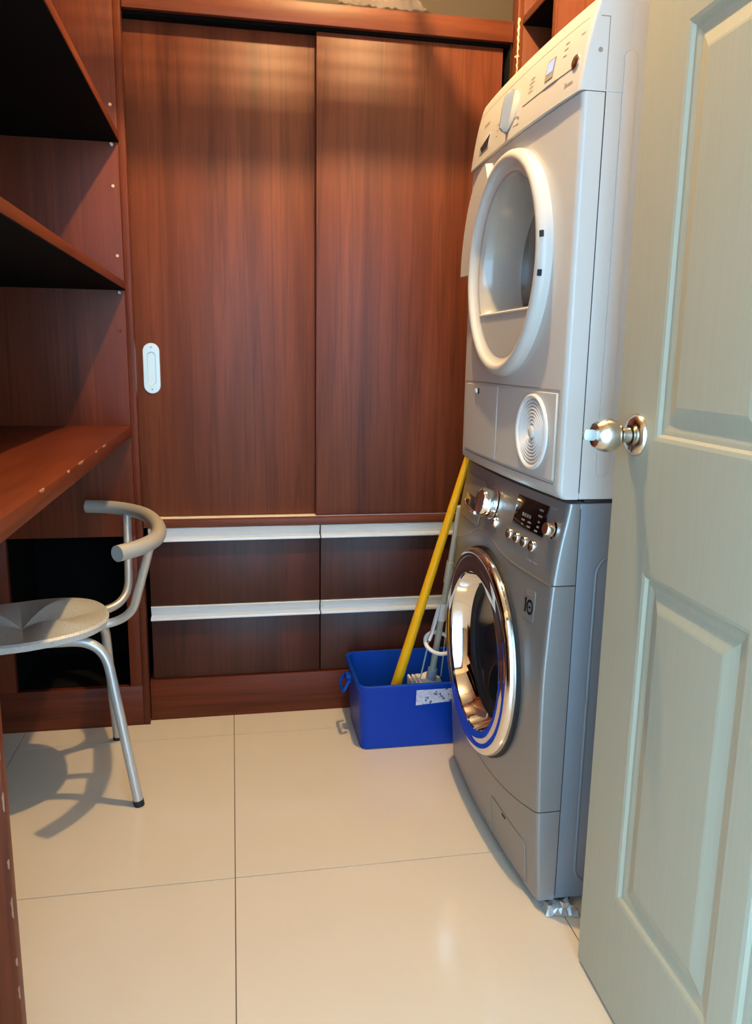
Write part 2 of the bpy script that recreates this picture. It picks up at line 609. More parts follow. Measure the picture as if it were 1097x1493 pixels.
# recessed pull on the left door
fr = (V(-0.228, 2.378, 1.069), FX, FZ, V(0, -1, 0))
outer = rrect(0.047, 0.144, 0.0233, 8)
inner = rrect(0.023, 0.094, 0.0113, 8)
bm = bmesh.new()
o_, ex_, ez_, n_ = fr
rings = []
for pts, dep in ((outer, 0.0), (outer, 0.0022), ([(a * .97, b * .985) for a, b in outer], 0.0032), (inner, 0.0032), ([(a * .9, b * .97) for a, b in inner], 0.0004)):
    rings.append([bm.verts.new(o_ + ex_ * a + ez_ * b + n_ * dep) for a, b in pts])
for p, q in zip(rings, rings[1:]):
    for i in range(len(p)):
        j = (i + 1) % len(p)
        bm.faces.new((p[i], p[j], q[j], q[i]))
bm.faces.new(rings[-1])
MAT['pull'] = plain('pale_satin_pull', (0.62, 0.70, 0.70), 0.35, 0.5, var=0.02)
pull = from_bm('pull_handle', bm, 'pull', d1, smooth=True, label='pale oval recessed pull handle')
pull.matrix_parent_inverse = Matrix.Identity(4)
for dz in (-0.060, 0.060):
    lathe('screw', [(0.0022, 0.0030), (0.0022, 0.0042), (0, 0.0044)], (V(-0.228, 2.378, 1.069 + dz), FX, FZ, V(0, -1, 0)), 'printw', d1, seg=10)

# drawers with aluminium profile handles
ZH = ((0.566, 0.605), (0.3235, 0.3635))
ZD = ((0.3655, 0.566), (0.1315, 0.3235))


def grip_profile(x0, x1, zb, zt, parent):
    """extruded aluminium grip: upright scooped face and a projecting lower lip"""
    prof = [(2.345, zt), (2.3300, zt), (2.3292, zt - 0.0015), (2.3300, zt - 0.004), (2.3335, zt - 0.010), (2.3355, zt - 0.016), (2.3365, zb + 0.0165), (2.3400, zb + 0.0125),
            (2.3400, zb + 0.0100), (2.3200, zb + 0.0090), (2.3160, zb + 0.0080), (2.3150, zb + 0.0060), (2.3155, zb + 0.0010), (2.3170, zb), (2.345, zb)]
    bm = bmesh.new()
    a = [bm.verts.new((x0, y, z)) for y, z in prof]
    b = [bm.verts.new((x1, y, z)) for y, z in prof]
    k = len(prof)
    bm.faces.new(a)
    bm.faces.new(b)
    for i in range(k):
        bm.faces.new((a[i], a[(i + 1) % k], b[(i + 1) % k], b[i]))
    return from_bm('handle', bm, 'alu', parent, smooth=True, label='aluminium profile handle')


for (hb, ht), (db, dt) in zip(ZH, ZD):
    for x0, x1 in ((-0.2530, 0.2555), (0.2595, 0.7960)):
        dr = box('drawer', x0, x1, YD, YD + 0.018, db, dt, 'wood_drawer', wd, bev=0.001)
        grip_profile(x0, x1, hb, ht, dr)
box('divider', 0.2560, 0.2590, 2.350, 2.80, 0.1285, 0.607, 'black', wd, bev=0)

# ================================================================== LEFT SHELVING WITH DESK
su = thing('shelving_unit', 'dark mahogany wall shelving with a built-in desk on the left', 'shelving', (-0.6, 1.6, 0))
EX = -0.284
YP = 2.300
# end panel with a square opening at the bottom
hx0, hx1, hz0, hz1 = -0.640, -0.318, 0.126, 0.590
box('end_panel', XL, EX, YP, YP + 0.020, hz1, CEIL, 'shelf_z', su, bev=0.0006)
box('end_panel', XL, EX, YP, YP + 0.020, 0.0, hz0, 'shelf_x', su, bev=0.0006)
box('end_panel', XL, hx0, YP, YP + 0.020, hz0, hz1, 'shelf_z', su, bev=0.0006)
box('end_panel', hx1, EX, YP, YP + 0.020, hz0, hz1, 'shelf_z', su, bev=0.0006)
box('end_stile', EX + 0.0005, WX0 - 0.0015, YP - 0.001, YP + 0.040, 0.0, CEIL, 'shelf_z', su, bev=0.0012)
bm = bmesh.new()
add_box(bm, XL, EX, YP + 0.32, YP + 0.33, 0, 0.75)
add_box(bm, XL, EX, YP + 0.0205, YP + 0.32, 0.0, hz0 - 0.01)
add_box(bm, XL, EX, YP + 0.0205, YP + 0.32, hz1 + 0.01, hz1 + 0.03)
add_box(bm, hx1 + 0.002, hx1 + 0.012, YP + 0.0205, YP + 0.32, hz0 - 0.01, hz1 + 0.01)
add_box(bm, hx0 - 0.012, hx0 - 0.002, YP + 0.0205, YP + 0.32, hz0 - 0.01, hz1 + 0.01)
from_bm('niche_lining', bm, 'black', su, label='niche below the desk, its shade painted black')  # black colour carries the niche's deep shade
YN = 0.945                       # near end panel
box('back_panel', XL + 0.001, XL + 0.013, YN, YP, 0.0, CEIL, 'shelf_z', su, bev=0)


def shelf(x0, x1, y0, y1, zt, th, name='shelf'):
    s = box(name, x0, x1, y0, y1, zt - th + 0.002, zt, 'shelf_y', su, bev=0.0012)
    u = box('underside', x0 + 0.002, x1 - 0.0015, y0 + 0.001, y1 - 0.001, zt - th, zt - th + 0.0025, 'black', s, bev=0, label='underside with its shade painted black')  # black sheet carrying the shade below the shelf
    return s


shelf(XL + 0.013, EX + 0.003, YN + 0.02, YP - 0.0005, 1.678, 0.022)
shelf(XL + 0.013, EX + 0.003, YN + 0.02, YP - 0.0005, 1.301, 0.022)
desk = box('desk_top', XL + 0.013, EX + 0.003, YN - 0.0, YP - 0.0005, 0.880, 0.910, 'shelf_y', su, bev=0.002)
box('near_end_panel', XL + 0.013, EX - 0.004, YN - 0.0, YN + 0.020, 0.0, 0.880, 'shelf_z', su, bev=0.002)
# shelf pins and spare pin holes
for x, z in ((-0.301, 1.650), (-0.298, 1.273)):
    lathe('shelf_pin', [(0.0045, 0.0), (0.0045, 0.006), (0.003, 0.009), (0, 0.010)], (V(x, YP - 0.0005, z), FX, FZ, V(0, -1, 0)), 'whiteplastic', su, seg=12, label='white shelf pin')
for x, z in ((-0.300, 1.748), (-0.302, 1.547), (-0.299, 1.369), (-0.300, 1.170)):
    lathe('pin_hole', [(0.0042, 0.0), (0.0038, 0.0016), (0.0024, 0.0018), (0.0020, 0.0005), (0, 0.0003)], (V(x, YP, z), FX, FZ, V(0, -1, 0)), 'sealant' if z > 1.2 else 'shelf_z', su, seg=12)
# chipped veneer along the desk edge
MAT['chip'] = plain('bare_chipped_wood', (0.30, 0.14, 0.09), 0.7, var=0.3)
for y, l in ((1.78, 0.045), (1.69, 0.016), (1.50, 0.05), (1.40, 0.02), (1.20, 0.03)):
    bm = bmesh.new()
    pts = [(0.0, 0.0), (l * .3, 0.0016), (l * .55, 0.0006), (l, 0.0), (l * .7, -0.0042), (l * .45, -0.0018), (l * .25, -0.003)]
    vs = [bm.verts.new((EX + 0.0034, y + a, 0.9085 + b)) for a, b in pts]
    vt = [bm.verts.new((EX + 0.0020, y + a, 0.9103 + b * .3)) for a, b in pts]
    bm.faces.new(vs)
    for i in range(len(pts)):
        bm.faces.new((vs[i], vs[(i + 1) % len(pts)], vt[(i + 1) % len(pts)], vt[i]))
    from_bm('edge_chip', bm, 'chip', su)

for zc, l in ((0.83, 0.012), (0.70, 0.020), (0.62, 0.010), (0.55, 0.026), (0.47, 0.014), (0.40, 0.030), (0.33, 0.012), (0.28, 0.02), (0.21, 0.03)):
    bm = bmesh.new()
    pts = [(0.0, 0.0), (0.0, l * .2), (-0.0016, l * .5), (0.0, l), (-0.0028, l * .75), (-0.0010, l * .45), (-0.0024, l * .2)]
    vs = [bm.verts.new((EX - 0.0046 + a * 0.6, YN - 0.0003, zc + b)) for a, b in pts]
    vt = [bm.verts.new((EX - 0.0038, YN + 0.0012, zc + b)) for a, b in pts]
    bm.faces.new(vs)
    for i in range(len(pts)):
        bm.faces.new((vs[i], vs[(i + 1) % len(pts)], vt[(i + 1) % len(pts)], vt[i]))
    from_bm('edge_chip', bm, 'chip', su)

# ================================================================== RIGHT TALL SHELVING (behind the dryer)
rs = thing('tall_shelving', 'dark mahogany tall shelving behind the white dryer', 'shelving', (1.02, 2.2, 0))
RX = 0.822
box('end_panel', RX, XR - 0.001, YP, YP + 0.020, 0, CEIL, 'wood2', rs, bev=0.0006)
box('end_stile', WX1 + 0.006, RX - 0.0005, YP - 0.001, YP + 0.05, 0, CEIL, 'wood', rs, bev=0.0012)
box('partition', RX, XR - 0.001, 2.052, 2.072, 0, CEIL, 'wood2', rs, bev=0.001)
box('partition_edge', RX - 0.004, RX - 0.0005, 2.050, 2.074, 0, CEIL, 'wood', rs, bev=0.001)
for zt in (2.050, 1.55):
    s = box('shelf', RX - 0.002, XR - 0.002, 2.0745, YP - 0.0005, zt - 0.020, zt, 'wood_y', rs, bev=0.001)
    box('underside', RX + 0.001, XR - 0.003, 2.0755, YP - 0.002, zt - 0.022, zt - 0.0195, 'black', s, bev=0, label='underside with its shade painted black')  # same black sheet for the shade below these shelves
# bead of old sealant on the stile
pth = []
for i in range(26):
    t = i / 25
    pth.append(V(WX1 + 0.0085 + 0.0012 * math.sin(i * 2.1), YP - 0.002, 2.045 - 0.15 * t))
tube('sealant_bead', pth, lambda t: 0.0032 * (1 - 0.5 * t) + 0.0008 * math.sin(t * 40), 'sealant', rs, seg=8, label='ragged cream bead of sealant')
tube('sealant_bead', [V(WX1 + 0.000, YP - 0.002, 1.944), V(WX1 + 0.006, YP - 0.003, 1.948), V(WX1 + 0.013, YP - 0.002, 1.947)], 0.002, 'sealant', rs, seg=8)

# ================================================================== DOOR (structure)
AD = math.radians(-1.0)
DN = V(math.cos(AD), math.sin(AD), 0) * -1.0            # outward normal of the visible face (towards -X)
DS = V(math.sin(AD), -math.cos(AD), 0)                  # free edge -> hinge
DO = V(0.620, 1.190, 0.010)
DWID, DHT, DTH = 0.82, 2.03, 0.038
door = thing('door_1', 'off-white moulded panel door standing open on the right', None, tuple(DO), kind='structure')
dfr = (DO, DS, FZ, DN)
cols = ((0.118, 0.385), (0.435, 0.702))
rowsz = ((0.212, 0.782), (0.985, 1.555), (1.680, 1.905))


def door_panel_rings(s0, s1, z0, z1):
    """moulded panel: groove going in, then a raised field"""
    spec = ((0.0, 0.0), (0.006, -0.0015), (0.010, -0.0060), (0.016, -0.0065), (0.022, -0.0080), (0.026, -0.0085), (0.048, -0.0022), (0.052, -0.0015))
    return [[(s0 + k, z0 + k, h), (s1 - k, z0 + k, h), (s1 - k, z1 - k, h), (s0 + k, z1 - k, h)] for k, h in spec]


bm = bmesh.new()


def dv(s, z, h):
    return bm.verts.new(DO + DS * s + FZ * z + DN * h)


xs = [0.0, cols[0][0], cols[0][1], cols[1][0], cols[1][1], DWID]
zs = [0.0]
for a, b in rowsz:
    zs += [a, b]
zs.append(DHT)
grid = [[dv(s, z, 0) for z in zs] for s in xs]
for i in range(5):
    for j in range(len(zs) - 1):
        if i in (1, 3) and j in (1, 3, 5):
            continue
        bm.faces.new((grid[i][j], grid[i + 1][j], grid[i + 1][j + 1], grid[i][j + 1]))
bk = [dv(0, 0, -DTH), dv(DWID, 0, -DTH), dv(DWID, DHT, -DTH), dv(0, DHT, -DTH)]
bm.faces.new(bk)
n5 = len(zs) - 1
bm.faces.new([grid[0][j] for j in range(n5 + 1)] + [bk[3], bk[0]])
bm.faces.new([grid[5][j] for j in range(n5 + 1)] + [bk[2], bk[1]])
bm.faces.new([grid[i][0] for i in range(6)] + [bk[1], bk[0]])
bm.faces.new([grid[i][n5] for i in range(6)] + [bk[2], bk[3]])
from_bm('door_leaf', bm, 'door', door)
for (a, b) in cols:
    for (c, d) in rowsz:
        bm = bmesh.new()
        R_ = [[dv(*p) for p in r] for r in door_panel_rings(a, b, c, d)]
        for p, q in zip(R_, R_[1:]):
            for i in range(4):
                bm.faces.new((p[i], p[(i + 1) % 4], q[(i + 1) % 4], q[i]))
        bm.faces.new(R_[-1])
        from_bm('door_panel', bm, 'door', door)
# knob with rose and turn button, both sides
for side in (1, -1):
    kf = (DO + DS * 0.066 + FZ * 0.988 + DN * (0 if side > 0 else -DTH), DS, FZ, DN * side)
    rose = lathe('knob_rose', [(0.033, 0.0), (0.033, 0.002), (0.030, 0.007), (0.024, 0.011), (0.016, 0.013)], kf, 'satin', door, seg=40)
    kn = lathe('door_knob', [(0.0130, 0.010), (0.0120, 0.020), (0.0125, 0.026), (0.017, 0.030), (0.0232, 0.037), (0.0262, 0.046), (0.0262, 0.054), (0.0235, 0.063), (0.0195, 0.069), (0.0185, 0.0705), (0.0150, 0.0690), (0.0, 0.0685)], kf, 'satin', door, seg=48, label='satin metal ball door knob')
    pf = (kf[0] + kf[3] * 0.068, kf[3], FZ, kf[1])
    prism('turn_button', [(a + 0.010, b) for a, b in rrect(0.020, 0.017, 0.005, 4)], (pf[0] - kf[1] * 0.003, kf[3], FZ, kf[1]), 0.006, 'pull', kn, bev=0.001)
for hz in (0.25, 1.02, 1.80):
    tube('hinge', [DO + DS * (DWID + 0.004) + DN * -0.003 + FZ * (hz - 0.05), DO + DS * (DWID + 0.004) + DN * -0.003 + FZ * (hz + 0.05)], 0.007, 'satin', door, seg=12)

# ================================================================== APPLIANCE GEOMETRY
YN_, YF_ = 1.332, 1.964
YC, HW = (YN_ + YF_) / 2, (YF_ - YN_) / 2


def interp(tab, z):
    if z <= tab[0][0]:
        return tab[0][1]
    for (a, va), (b, vb) in zip(tab, tab[1:]):
        if z <= b:
            t = (z - a) / (b - a)
            return va + (vb - va) * t
    return tab[-1][1]


def smooth_tab(tab, z, h=0.04):
    return sum(interp(tab, z + h * k / 3) for k in range(-3, 4)) / 7


def edge_round(y, r=0.016, d=0.012, near=1.0):
    k = min((y - YN_) / near, YF_ - y)
    if k >= r:
        return 0.0
    q = 1 - max(k, 0) / r
    return d * (1 - math.sqrt(max(0.0, 1 - q * q)))


WP = [(0.0, 0.596), (0.15, 0.586), (0.35, 0.578), (0.50, 0.575), (0.69, 0.584), (0.78, 0.596), (0.85, 0.612)]


def washer_x(y, z):
    t = (y - YC) / HW
    return smooth_tab(WP, z) - 0.016 * (1 - t * t) + edge_round(y, 0.009, 0.007)


def dryer_x(y, z):
    t = (y - YC) / HW
    b = 0.0
    if z < 0.875:
        q = 1 - (z - 0.858) / 0.017
        b = 0.010 * (1 - math.sqrt(max(0, 1 - min(q, 1) ** 2)))
    return 0.587 - 0.010 * (1 - t * t) + edge_round(y, 0.018, 0.013 if y > YC else 0.008, 0.6) + b


CP = [(1.55, 0.5800), (1.60, 0.5865), (1.64, 0.5935), (1.68, 0.603), (1.705, 0.611)]


def control_x(y, z):
    t = (y - YC) / HW
    b = 0.0
    if z > 1.692:
        q = (z - 1.692) / 0.014
        b = 0.012 * (1 - math.sqrt(max(0, 1 - min(q, 1) ** 2)))
    return smooth_tab(CP, z, 0.015) - 0.010 * (1 - t * t) - 0.002 * (1 - abs(t) ** 4) + edge_round(y, 0.026, 0.020 if y > YC else 0.006, 0.35) + b


def curved_slab(name, zlo, zhi, xf, xback, mat, parent, ny=44, nz=14, y0=YN_, y1=YF_, label=None, hole=None):
    """panel with a bowed front surface between two height curves"""
    bm = bmesh.new()
    ys = []
    for i in range(ny + 1):
        t = i / ny
        ys.append(y0 + (y1 - y0) * (0.5 - 0.5 * math.cos(math.pi * t)))
    G = []
    for y in ys:
        a, b = zlo(y), zhi(y)
        col = []
        for j in range(nz + 1):
            z = a + (b - a) * j / nz
            col.append(bm.verts.new((xf(y, z), y, z)))
        G.append(col)
    B = [[bm.verts.new((xback, y, zlo(y))), bm.verts.new((xback, y, zhi(y)))] for y in ys]
    for i in range(ny):
        for j in range(nz):
            if hole:
                m_ = (G[i][j].co + G[i + 1][j + 1].co) / 2
                if (m_.y - hole[0]) ** 2 + (m_.z - hole[1]) ** 2 < hole[2] ** 2:
                    continue
            bm.faces.new((G[i][j], G[i + 1][j], G[i + 1][j + 1], G[i][j + 1]))
        bm.faces.new((G[i][0], G[i + 1][0], B[i + 1][0], B[i][0]))
        bm.faces.new((G[i][nz], G[i + 1][nz], B[i + 1][1], B[i][1]))
        if not hole:
            bm.faces.new((B[i][0], B[i + 1][0], B[i + 1][1], B[i][1]))
    bm.faces.new(G[0] + [B[0][1], B[0][0]])
    bm.faces.new(G[-1] + [B[-1][1], B[-1][0]])
    return from_bm(name, bm, mat, parent, smooth=True, label=label)


def surf_frame(xf, y, z, out=0.0):
    e = 0.004
    p = V(xf(y, z), y, z)
    ty = (V(xf(y - e, z), y - e, z) - V(xf(y + e, z), y + e, z)).normalized()
    tz = (V(xf(y, z + e), y, z + e) - V(xf(y, z - e), y, z - e)).normalized()
    n = ty.cross(tz).normalized()
    if n.x > 0:
        n = -n
    tz = tz - ty * tz.dot(ty)
    tz.normalize()
    return (p + n * out, ty, tz, n)


# ================================================================== WASHING MACHINE
wm = thing('washing_machine', 'silver front-loading washing machine with chrome door under the dryer', 'washing machine', (0.90, YC, 0))
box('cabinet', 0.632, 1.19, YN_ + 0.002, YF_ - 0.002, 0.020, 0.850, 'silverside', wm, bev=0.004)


def seam_hi(y):
    t = (y - YC) / HW
    return 0.692 + 0.028 * math.exp(-((y - 1.70) / 0.10) ** 2) - 0.045 * max(0, t - 0.35) / 0.65


def seam_lo(y):
    t = (y - YC) / HW
    return 0.222 - 0.050 * (1 - t * t)


cp = curved_slab('control_panel', lambda y: seam_hi(y) + 0.001, lambda y: 0.8495, washer_x, 0.6315, 'silver', wm)
curved_slab('front_panel', lambda y: seam_lo(y) + 0.001, lambda y: seam_hi(y) - 0.001, washer_x, 0.6315, 'silver', wm, ny=80, nz=60, hole=(1.660, 0.443, 0.205))
curved_slab('lower_panel', lambda y: 0.022, lambda y: seam_lo(y) - 0.001, washer_x, 0.6315, 'silver', wm)
# gold accent line in the seam
pth = [V(washer_x(y, seam_hi(y)) - 0.0002, y, seam_hi(y)) for y in [YN_ + 0.006 + (YF_ - YN_ - 0.012) * i / 50 for i in range(51)]]
MAT['gold'] = plain('champagne_trim', (0.62, 0.52, 0.40), 0.3, 0.8)
tube('trim_line', pth, 0.0013, 'gold', wm, seg=6, label='thin champagne trim line')
for z0, z1 in ((0.03, 0.84),):
    box('seam', 0.6290, 0.6335, YN_ + 0.0005, YN_ + 0.004, z0, z1, 'rubber', wm, bev=0)
# embossed frame on the cabinet side
emb = [V(0.672 + 0.49 * 0 + a, YN_ + 0.0018, b) for a, b in [(p[0] + 0.25, p[1] + 0.40) for p in rrect(0.50, 0.70, 0.04, 6)]]
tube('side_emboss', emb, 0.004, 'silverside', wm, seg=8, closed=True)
# feet
for fx, fy in ((0.66, 1.37), (0.66, 1.925), (1.15, 1.37), (1.15, 1.925)):
    lathe('foot', [(0.0, 0.0), (0.022, 0.0), (0.022, 0.006), (0.012, 0.010), (0.012, 0.024), (0.0, 0.024)], (V(fx, fy, 0), FX, FY, FZ), 'rubber', wm, seg=20)

# door: gasket gap, chrome ring, dark glass bowl
DY, DZ = 1.660, 0.443
dfx = washer_x(DY, DZ)
wf = (V(dfx + 0.006, DY, DZ), V(0, -1, 0), FZ, V(-1, 0, 0))
dr = lathe('door', [(0.2435, -0.008), (0.2435, 0.0045), (0.2415, 0.0065), (0.2385, 0.006)], wf, 'rubber', wm, seg=96, label='round porthole door')
lathe('door_rim', [(0.2388, -0.004), (0.2395, 0.012), (0.2378, 0.0195), (0.2330, 0.0240), (0.2260, 0.0260), (0.2200, 0.0252)], wf, 'chrome', dr, seg=96, label='bright chrome rim')
lathe('door_ring', [(0.2200, 0.0252), (0.2185, 0.0246), (0.2050, 0.0262), (0.1900, 0.0266), (0.1840, 0.0256), (0.1812, 0.0225)], wf, 'chrome', dr, seg=96, label='wide chrome ring')
lathe('bowl_wall', [(0.1812, 0.0225), (0.1795, 0.0160), (0.1755, 0.0020), (0.1690, -0.0140), (0.1640, -0.0200)], wf, 'chrome', dr, seg=96, label='polished inner wall of the porthole')
lathe('gasket_ring', [(0.1640, -0.0200), (0.1600, -0.0235), (0.1540, -0.0215), (0.1510, -0.0245), (0.1450, -0.0225), (0.1430, -0.0260)], wf, 'rubber', dr, seg=96)
lathe('door_glass', [(0.1435, -0.0250), (0.1300, -0.0300), (0.1050, -0.0335), (0.0700, -0.0350), (0.0, -0.0355)], wf, 'darkglass', dr, seg=96, label='dark glass bowl')

# control panel details
f = surf_frame(washer_x, 1.672, 0.788)
lathe('dial_base', [(0.040, 0.0), (0.040, 0.003), (0.037, 0.005), (0.030, 0.005)], f, 'chrome', cp, seg=48)
dial = lathe('program_dial', [(0.0335, 0.003), (0.0330, 0.012), (0.0315, 0.032), (0.0300, 0.036), (0.0280, 0.037)], f, 'chrome', cp, seg=48, label='chrome programme dial')
lathe('dial_cap', [(0.0281, 0.037), (0.0260, 0.0358), (0.0, 0.0352)], f, 'chrome', cp, seg=40)
# black display window with rows of pale marks
f = surf_frame(washer_x, 1.470, 0.802, 0.0)
dsp = prism('display', rrect(0.146, 0.062, 0.003, 3), f, 0.0016, 'panelblk', cp, bev=0.0005, label='black display window')
marks = [(-0.030, -0.004, .008, .007), (-0.019, -0.004, .008, .007), (-0.008, -0.004, .008, .007), (0.003, -0.004, .008, .007),
         (0.045, 0.018, .018, .004), (0.045, 0.006, .018, .004), (0.045, -0.006, .010, .004), (0.045, -0.016, .010, .004),
         (-0.025, -0.015, .016, .0035), (-0.025, -0.024, .008, .0035), (0.005, -0.015, .016, .0035), (0.005, -0.024, .016, .0035), (0.040, -0.025, .014, .0035)]
bm = bmesh.new()
o_, ex_, ez_, n_ = f
for a, b, w, h in marks:
    vs = [bm.verts.new(o_ + ex_ * (a + sa * w / 2) + ez_ * (b + sb * h / 2) + n_ * 0.0018) for sa, sb in ((-1, -1), (1, -1), (1, 1), (-1, 1))]
    bm.faces.new(vs)
tag(from_bm('display_marks', bm, 'printw', cp, label='rows of faint pale display marks'), kind='stuff')
# four option buttons, start button and power knob
for k in range(4):
    f = surf_frame(washer_x, 1.549 - k * 0.0385, 0.7465)
    lathe('option_button', [(0.0125, 0.0), (0.0125, 0.003), (0.0112, 0.0050), (0.0096, 0.0042), (0.0, 0.0046)], f, 'satin', cp, seg=24, sx=1.05, sz=0.95)
f = surf_frame(washer_x, 1.352 + 0.014, 0.794)
lathe('power_button', [(0.0180, 0.0), (0.0180, 0.003), (0.0135, 0.005), (0.0130, 0.016), (0.0115, 0.019), (0.0, 0.0195)], f, 'chrome', cp, seg=32)
f = surf_frame(washer_x, 1.632, 0.752)
lathe('small_button', [(0.0090, 0.0), (0.0088, 0.004), (0.0068, 0.009), (0.0, 0.010)], f, 'chrome', cp, seg=24, sz=1.3)
f = surf_frame(washer_x, 1.735, 0.752)
lathe('small_button', [(0.0060, 0.0), (0.0060, 0.003), (0.0048, 0.006), (0.0, 0.007)], f, 'chrome', cp, seg=20, sz=1.3)
# detergent drawer with recessed grip
f = surf_frame(washer_x, 1.835, 0.770)
fd = prism('detergent_drawer', rrect(0.170, 0.108, 0.010, 4), f, 0.0008, 'silver', cp, bev=0.0004)
f = surf_frame(washer_x, 1.838, 0.760)
prism('drawer_grip', [(-0.062, 0.016), (0.052, 0.016), (0.058, 0.008), (0.054, -0.016), (-0.058, -0.014), (-0.066, 0.004)], f, 0.0016, 'darkglass', cp, bev=0.0006, label='dark recessed drawer grip')
tube('grip_lip', [f[0] + f[1] * a + f[2] * b + f[3] * 0.003 for a, b in ((-0.062, -0.004), (-0.050, -0.015), (0.0, -0.018), (0.050, -0.017))], 0.0042, 'chrome', cp, seg=10)
f = surf_frame(washer_x, 1.758, 0.765, 0.0)
for a, b in ((0.02, 0.048), (-0.09, 0.052)):
    prism('print_mark', rrect(0.018, 0.004, 0.001, 2), (f[0] + f[1] * a + f[2] * b + f[3] * 0.0004, f[1], f[2], f[3]), 0.0004, 'print', cp)
for y, z in ((1.385, 0.832), (1.44, 0.716), (1.41, 0.716)):
    f = surf_frame(washer_x, y, z)
    prism('print_mark', rrect(0.022, 0.0035, 0.001, 2), f, 0.0006, 'printw', cp)
# warranty sticker on the front
f = surf_frame(washer_x, 1.412, 0.632, 0.0)
MAT['badge'] = plain('silver_badge', (0.26, 0.265, 0.27), 0.4, 0.5)
MAT['ink'] = plain('black_ink', (0.003, 0.003, 0.006), 0.9)
MAT['ink'].node_tree.nodes['Principled BSDF'].inputs['Specular IOR Level'].default_value = 0.1
bdg = prism('badge', rrect(0.048, 0.062, 0.003, 3), f, 0.0008, 'badge', wm, bev=0.0003, label='small silver badge reading 10')
tf = (f[0] - f[2] * 0.004 + f[3] * 0.001 - f[1] * 0.0135, f[1], f[2], f[3])
prism('badge_digit', [(-0.0024, -0.0150), (0.0024, -0.0150), (0.0024, 0.0160), (-0.0006, 0.0160), (-0.0050, 0.0115), (-0.0050, 0.0085), (-0.0024, 0.0105)], tf, 0.0004, 'ink', wm)
lathe('badge_digit', [(0.0135, 0.0010), (0.0135, 0.0014), (0.0092, 0.0014), (0.0092, 0.0010)], (f[0] - f[2] * 0.004 + f[1] * 0.0055, f[1], f[2], f[3]), 'ink', wm, seg=32, sz=1.15)
prism('badge_digit', rrect(0.010, 0.0035, 0.001, 2), (f[0] - f[2] * 0.004 + f[1] * 0.0055 + f[3] * 0.001, f[1], f[2], f[3]), 0.0004, 'ink', wm)
for a in (-0.010, -0.001, 0.010):
    prism('badge_dot', rrect(0.005, 0.004, 0.001, 2), (f[0] + f[1] * a + f[2] * 0.021 + f[3] * 0.001, f[1], f[2], f[3]), 0.0004, 'printw', wm)
# service hatch with latch slot
f = surf_frame(washer_x, 1.478, 0.072)
pts = [f[0] + f[1] * a + f[2] * b + f[3] * 0.0002 for a, b in rrect(0.19, 0.098, 0.010, 4)]
tube('service_hatch', pts, 0.0008, 'print', wm, seg=6, closed=True, label='outlined service hatch')
prism('hatch_slot', rrect(0.020, 0.005, 0.002, 3), surf_frame(washer_x, 1.496, 0.113), 0.001, 'rubber', wm)

# ================================================================== TUMBLE DRYER
td = thing('tumble_dryer', 'white tumble dryer with round door stacked on the silver washer', 'dryer', (0.90, YC, 0.857))
bm = bmesh.new()
add_box(bm, 0.6265, 1.19, YN_ + 0.001, YF_ - 0.001, 0.857, 1.700)
bmesh.ops.bevel(bm, geom=bm.edges[:], offset=0.004, segments=2, profile=0.5, affect='EDGES')
bmesh.ops.delete(bm, geom=[q for q in bm.faces if q.calc_area() > 0.2 and q.normal.x < -0.9], context='FACES')
from_bm('cabinet', bm, 'white', td, smooth=True, fix=False)
fp = curved_slab('front_panel', lambda y: 0.858, lambda y: 1.5525, dryer_x, 0.6255, 'white', td, ny=80, nz=80, hole=(1.640, 1.302, 0.200))
kp = curved_slab('control_panel', lambda y: 1.5540, lambda y: 1.7065, control_x, 0.6680, 'white', td, nz=20)
box('stacking_plate', 0.640, 1.18, YN_ + 0.004, YF_ - 0.004, 0.8505, 0.8568, 'rubber', td, bev=0.001)
box('seam', 0.6246, 0.6275, YN_ + 0.0002, YN_ + 0.003, 0.87, 1.69, 'rubber', td, bev=0)
box('seam', 0.6256, 0.6272, YN_ - 0.0003, YN_ + 0.002, 1.556, 1.668, 'print', td, bev=0)
box('seam', 0.6100, 0.6272, YN_ - 0.0003, YN_ + 0.002, 1.6675, 1.6690, 'print', td, bev=0)
# embossed bars and a screw on the side
for bx in (0.668,):
    bm = bmesh.new()
    o_ = V(bx, YN_ + 0.001, 1.26)
    from_pts = rrect(0.024, 0.72, 0.011, 5)
    bm.free()
    prism('side_emboss', from_pts, (o_, FX, FZ, V(0, -1, 0)), 0.004, 'white', td, bev=0.002)
prism('side_emboss', rrect(0.36, 0.72, 0.03, 5), (V(0.95, YN_ + 0.001, 1.26), FX, FZ, V(0, -1, 0)), 0.003, 'white', td, bev=0.002)
lathe('screw', [(0.004, 0.0), (0.004, 0.001), (0.0025, 0.0014), (0.0, 0.0008)], (V(0.6125, YN_ + 0.0004, 1.617), FX, FZ, V(0, -1, 0)), 'print', td, seg=16)

# round door
TY, TZ = 1.640, 1.302
tfr = (V(0.5835, TY, TZ), V(0, -1, 0), FZ, V(-1, 0, 0))
tdoor = lathe('door', [(0.2270, -0.004), (0.2275, 0.012), (0.2255, 0.020), (0.2200, 0.0265), (0.2140, 0.0285), (0.2080, 0.0280), (0.2040, 0.0250), (0.2010, 0.0190)], tfr, 'white', td, seg=96, label='white round door ring')
lathe('door_recess', [(0.2010, 0.0190), (0.1960, 0.0140), (0.1900, 0.0120), (0.1870, 0.0115)], tfr, 'flap', tdoor, seg=96)
# deep window bowl, cut by a chord at the bottom
CH = -0.094


def chord_ring(bm, r, out, ch, n=96, dx=0.0):
    pts = []
    for i in range(n):
        a = 2 * math.pi * i / n
        x, z = r * math.cos(a), r * math.sin(a)
        pts.append(bm.verts.new(tfr[0] + tfr[1] * (x + dx) + FZ * max(z, ch) + tfr[3] * out))
    return pts


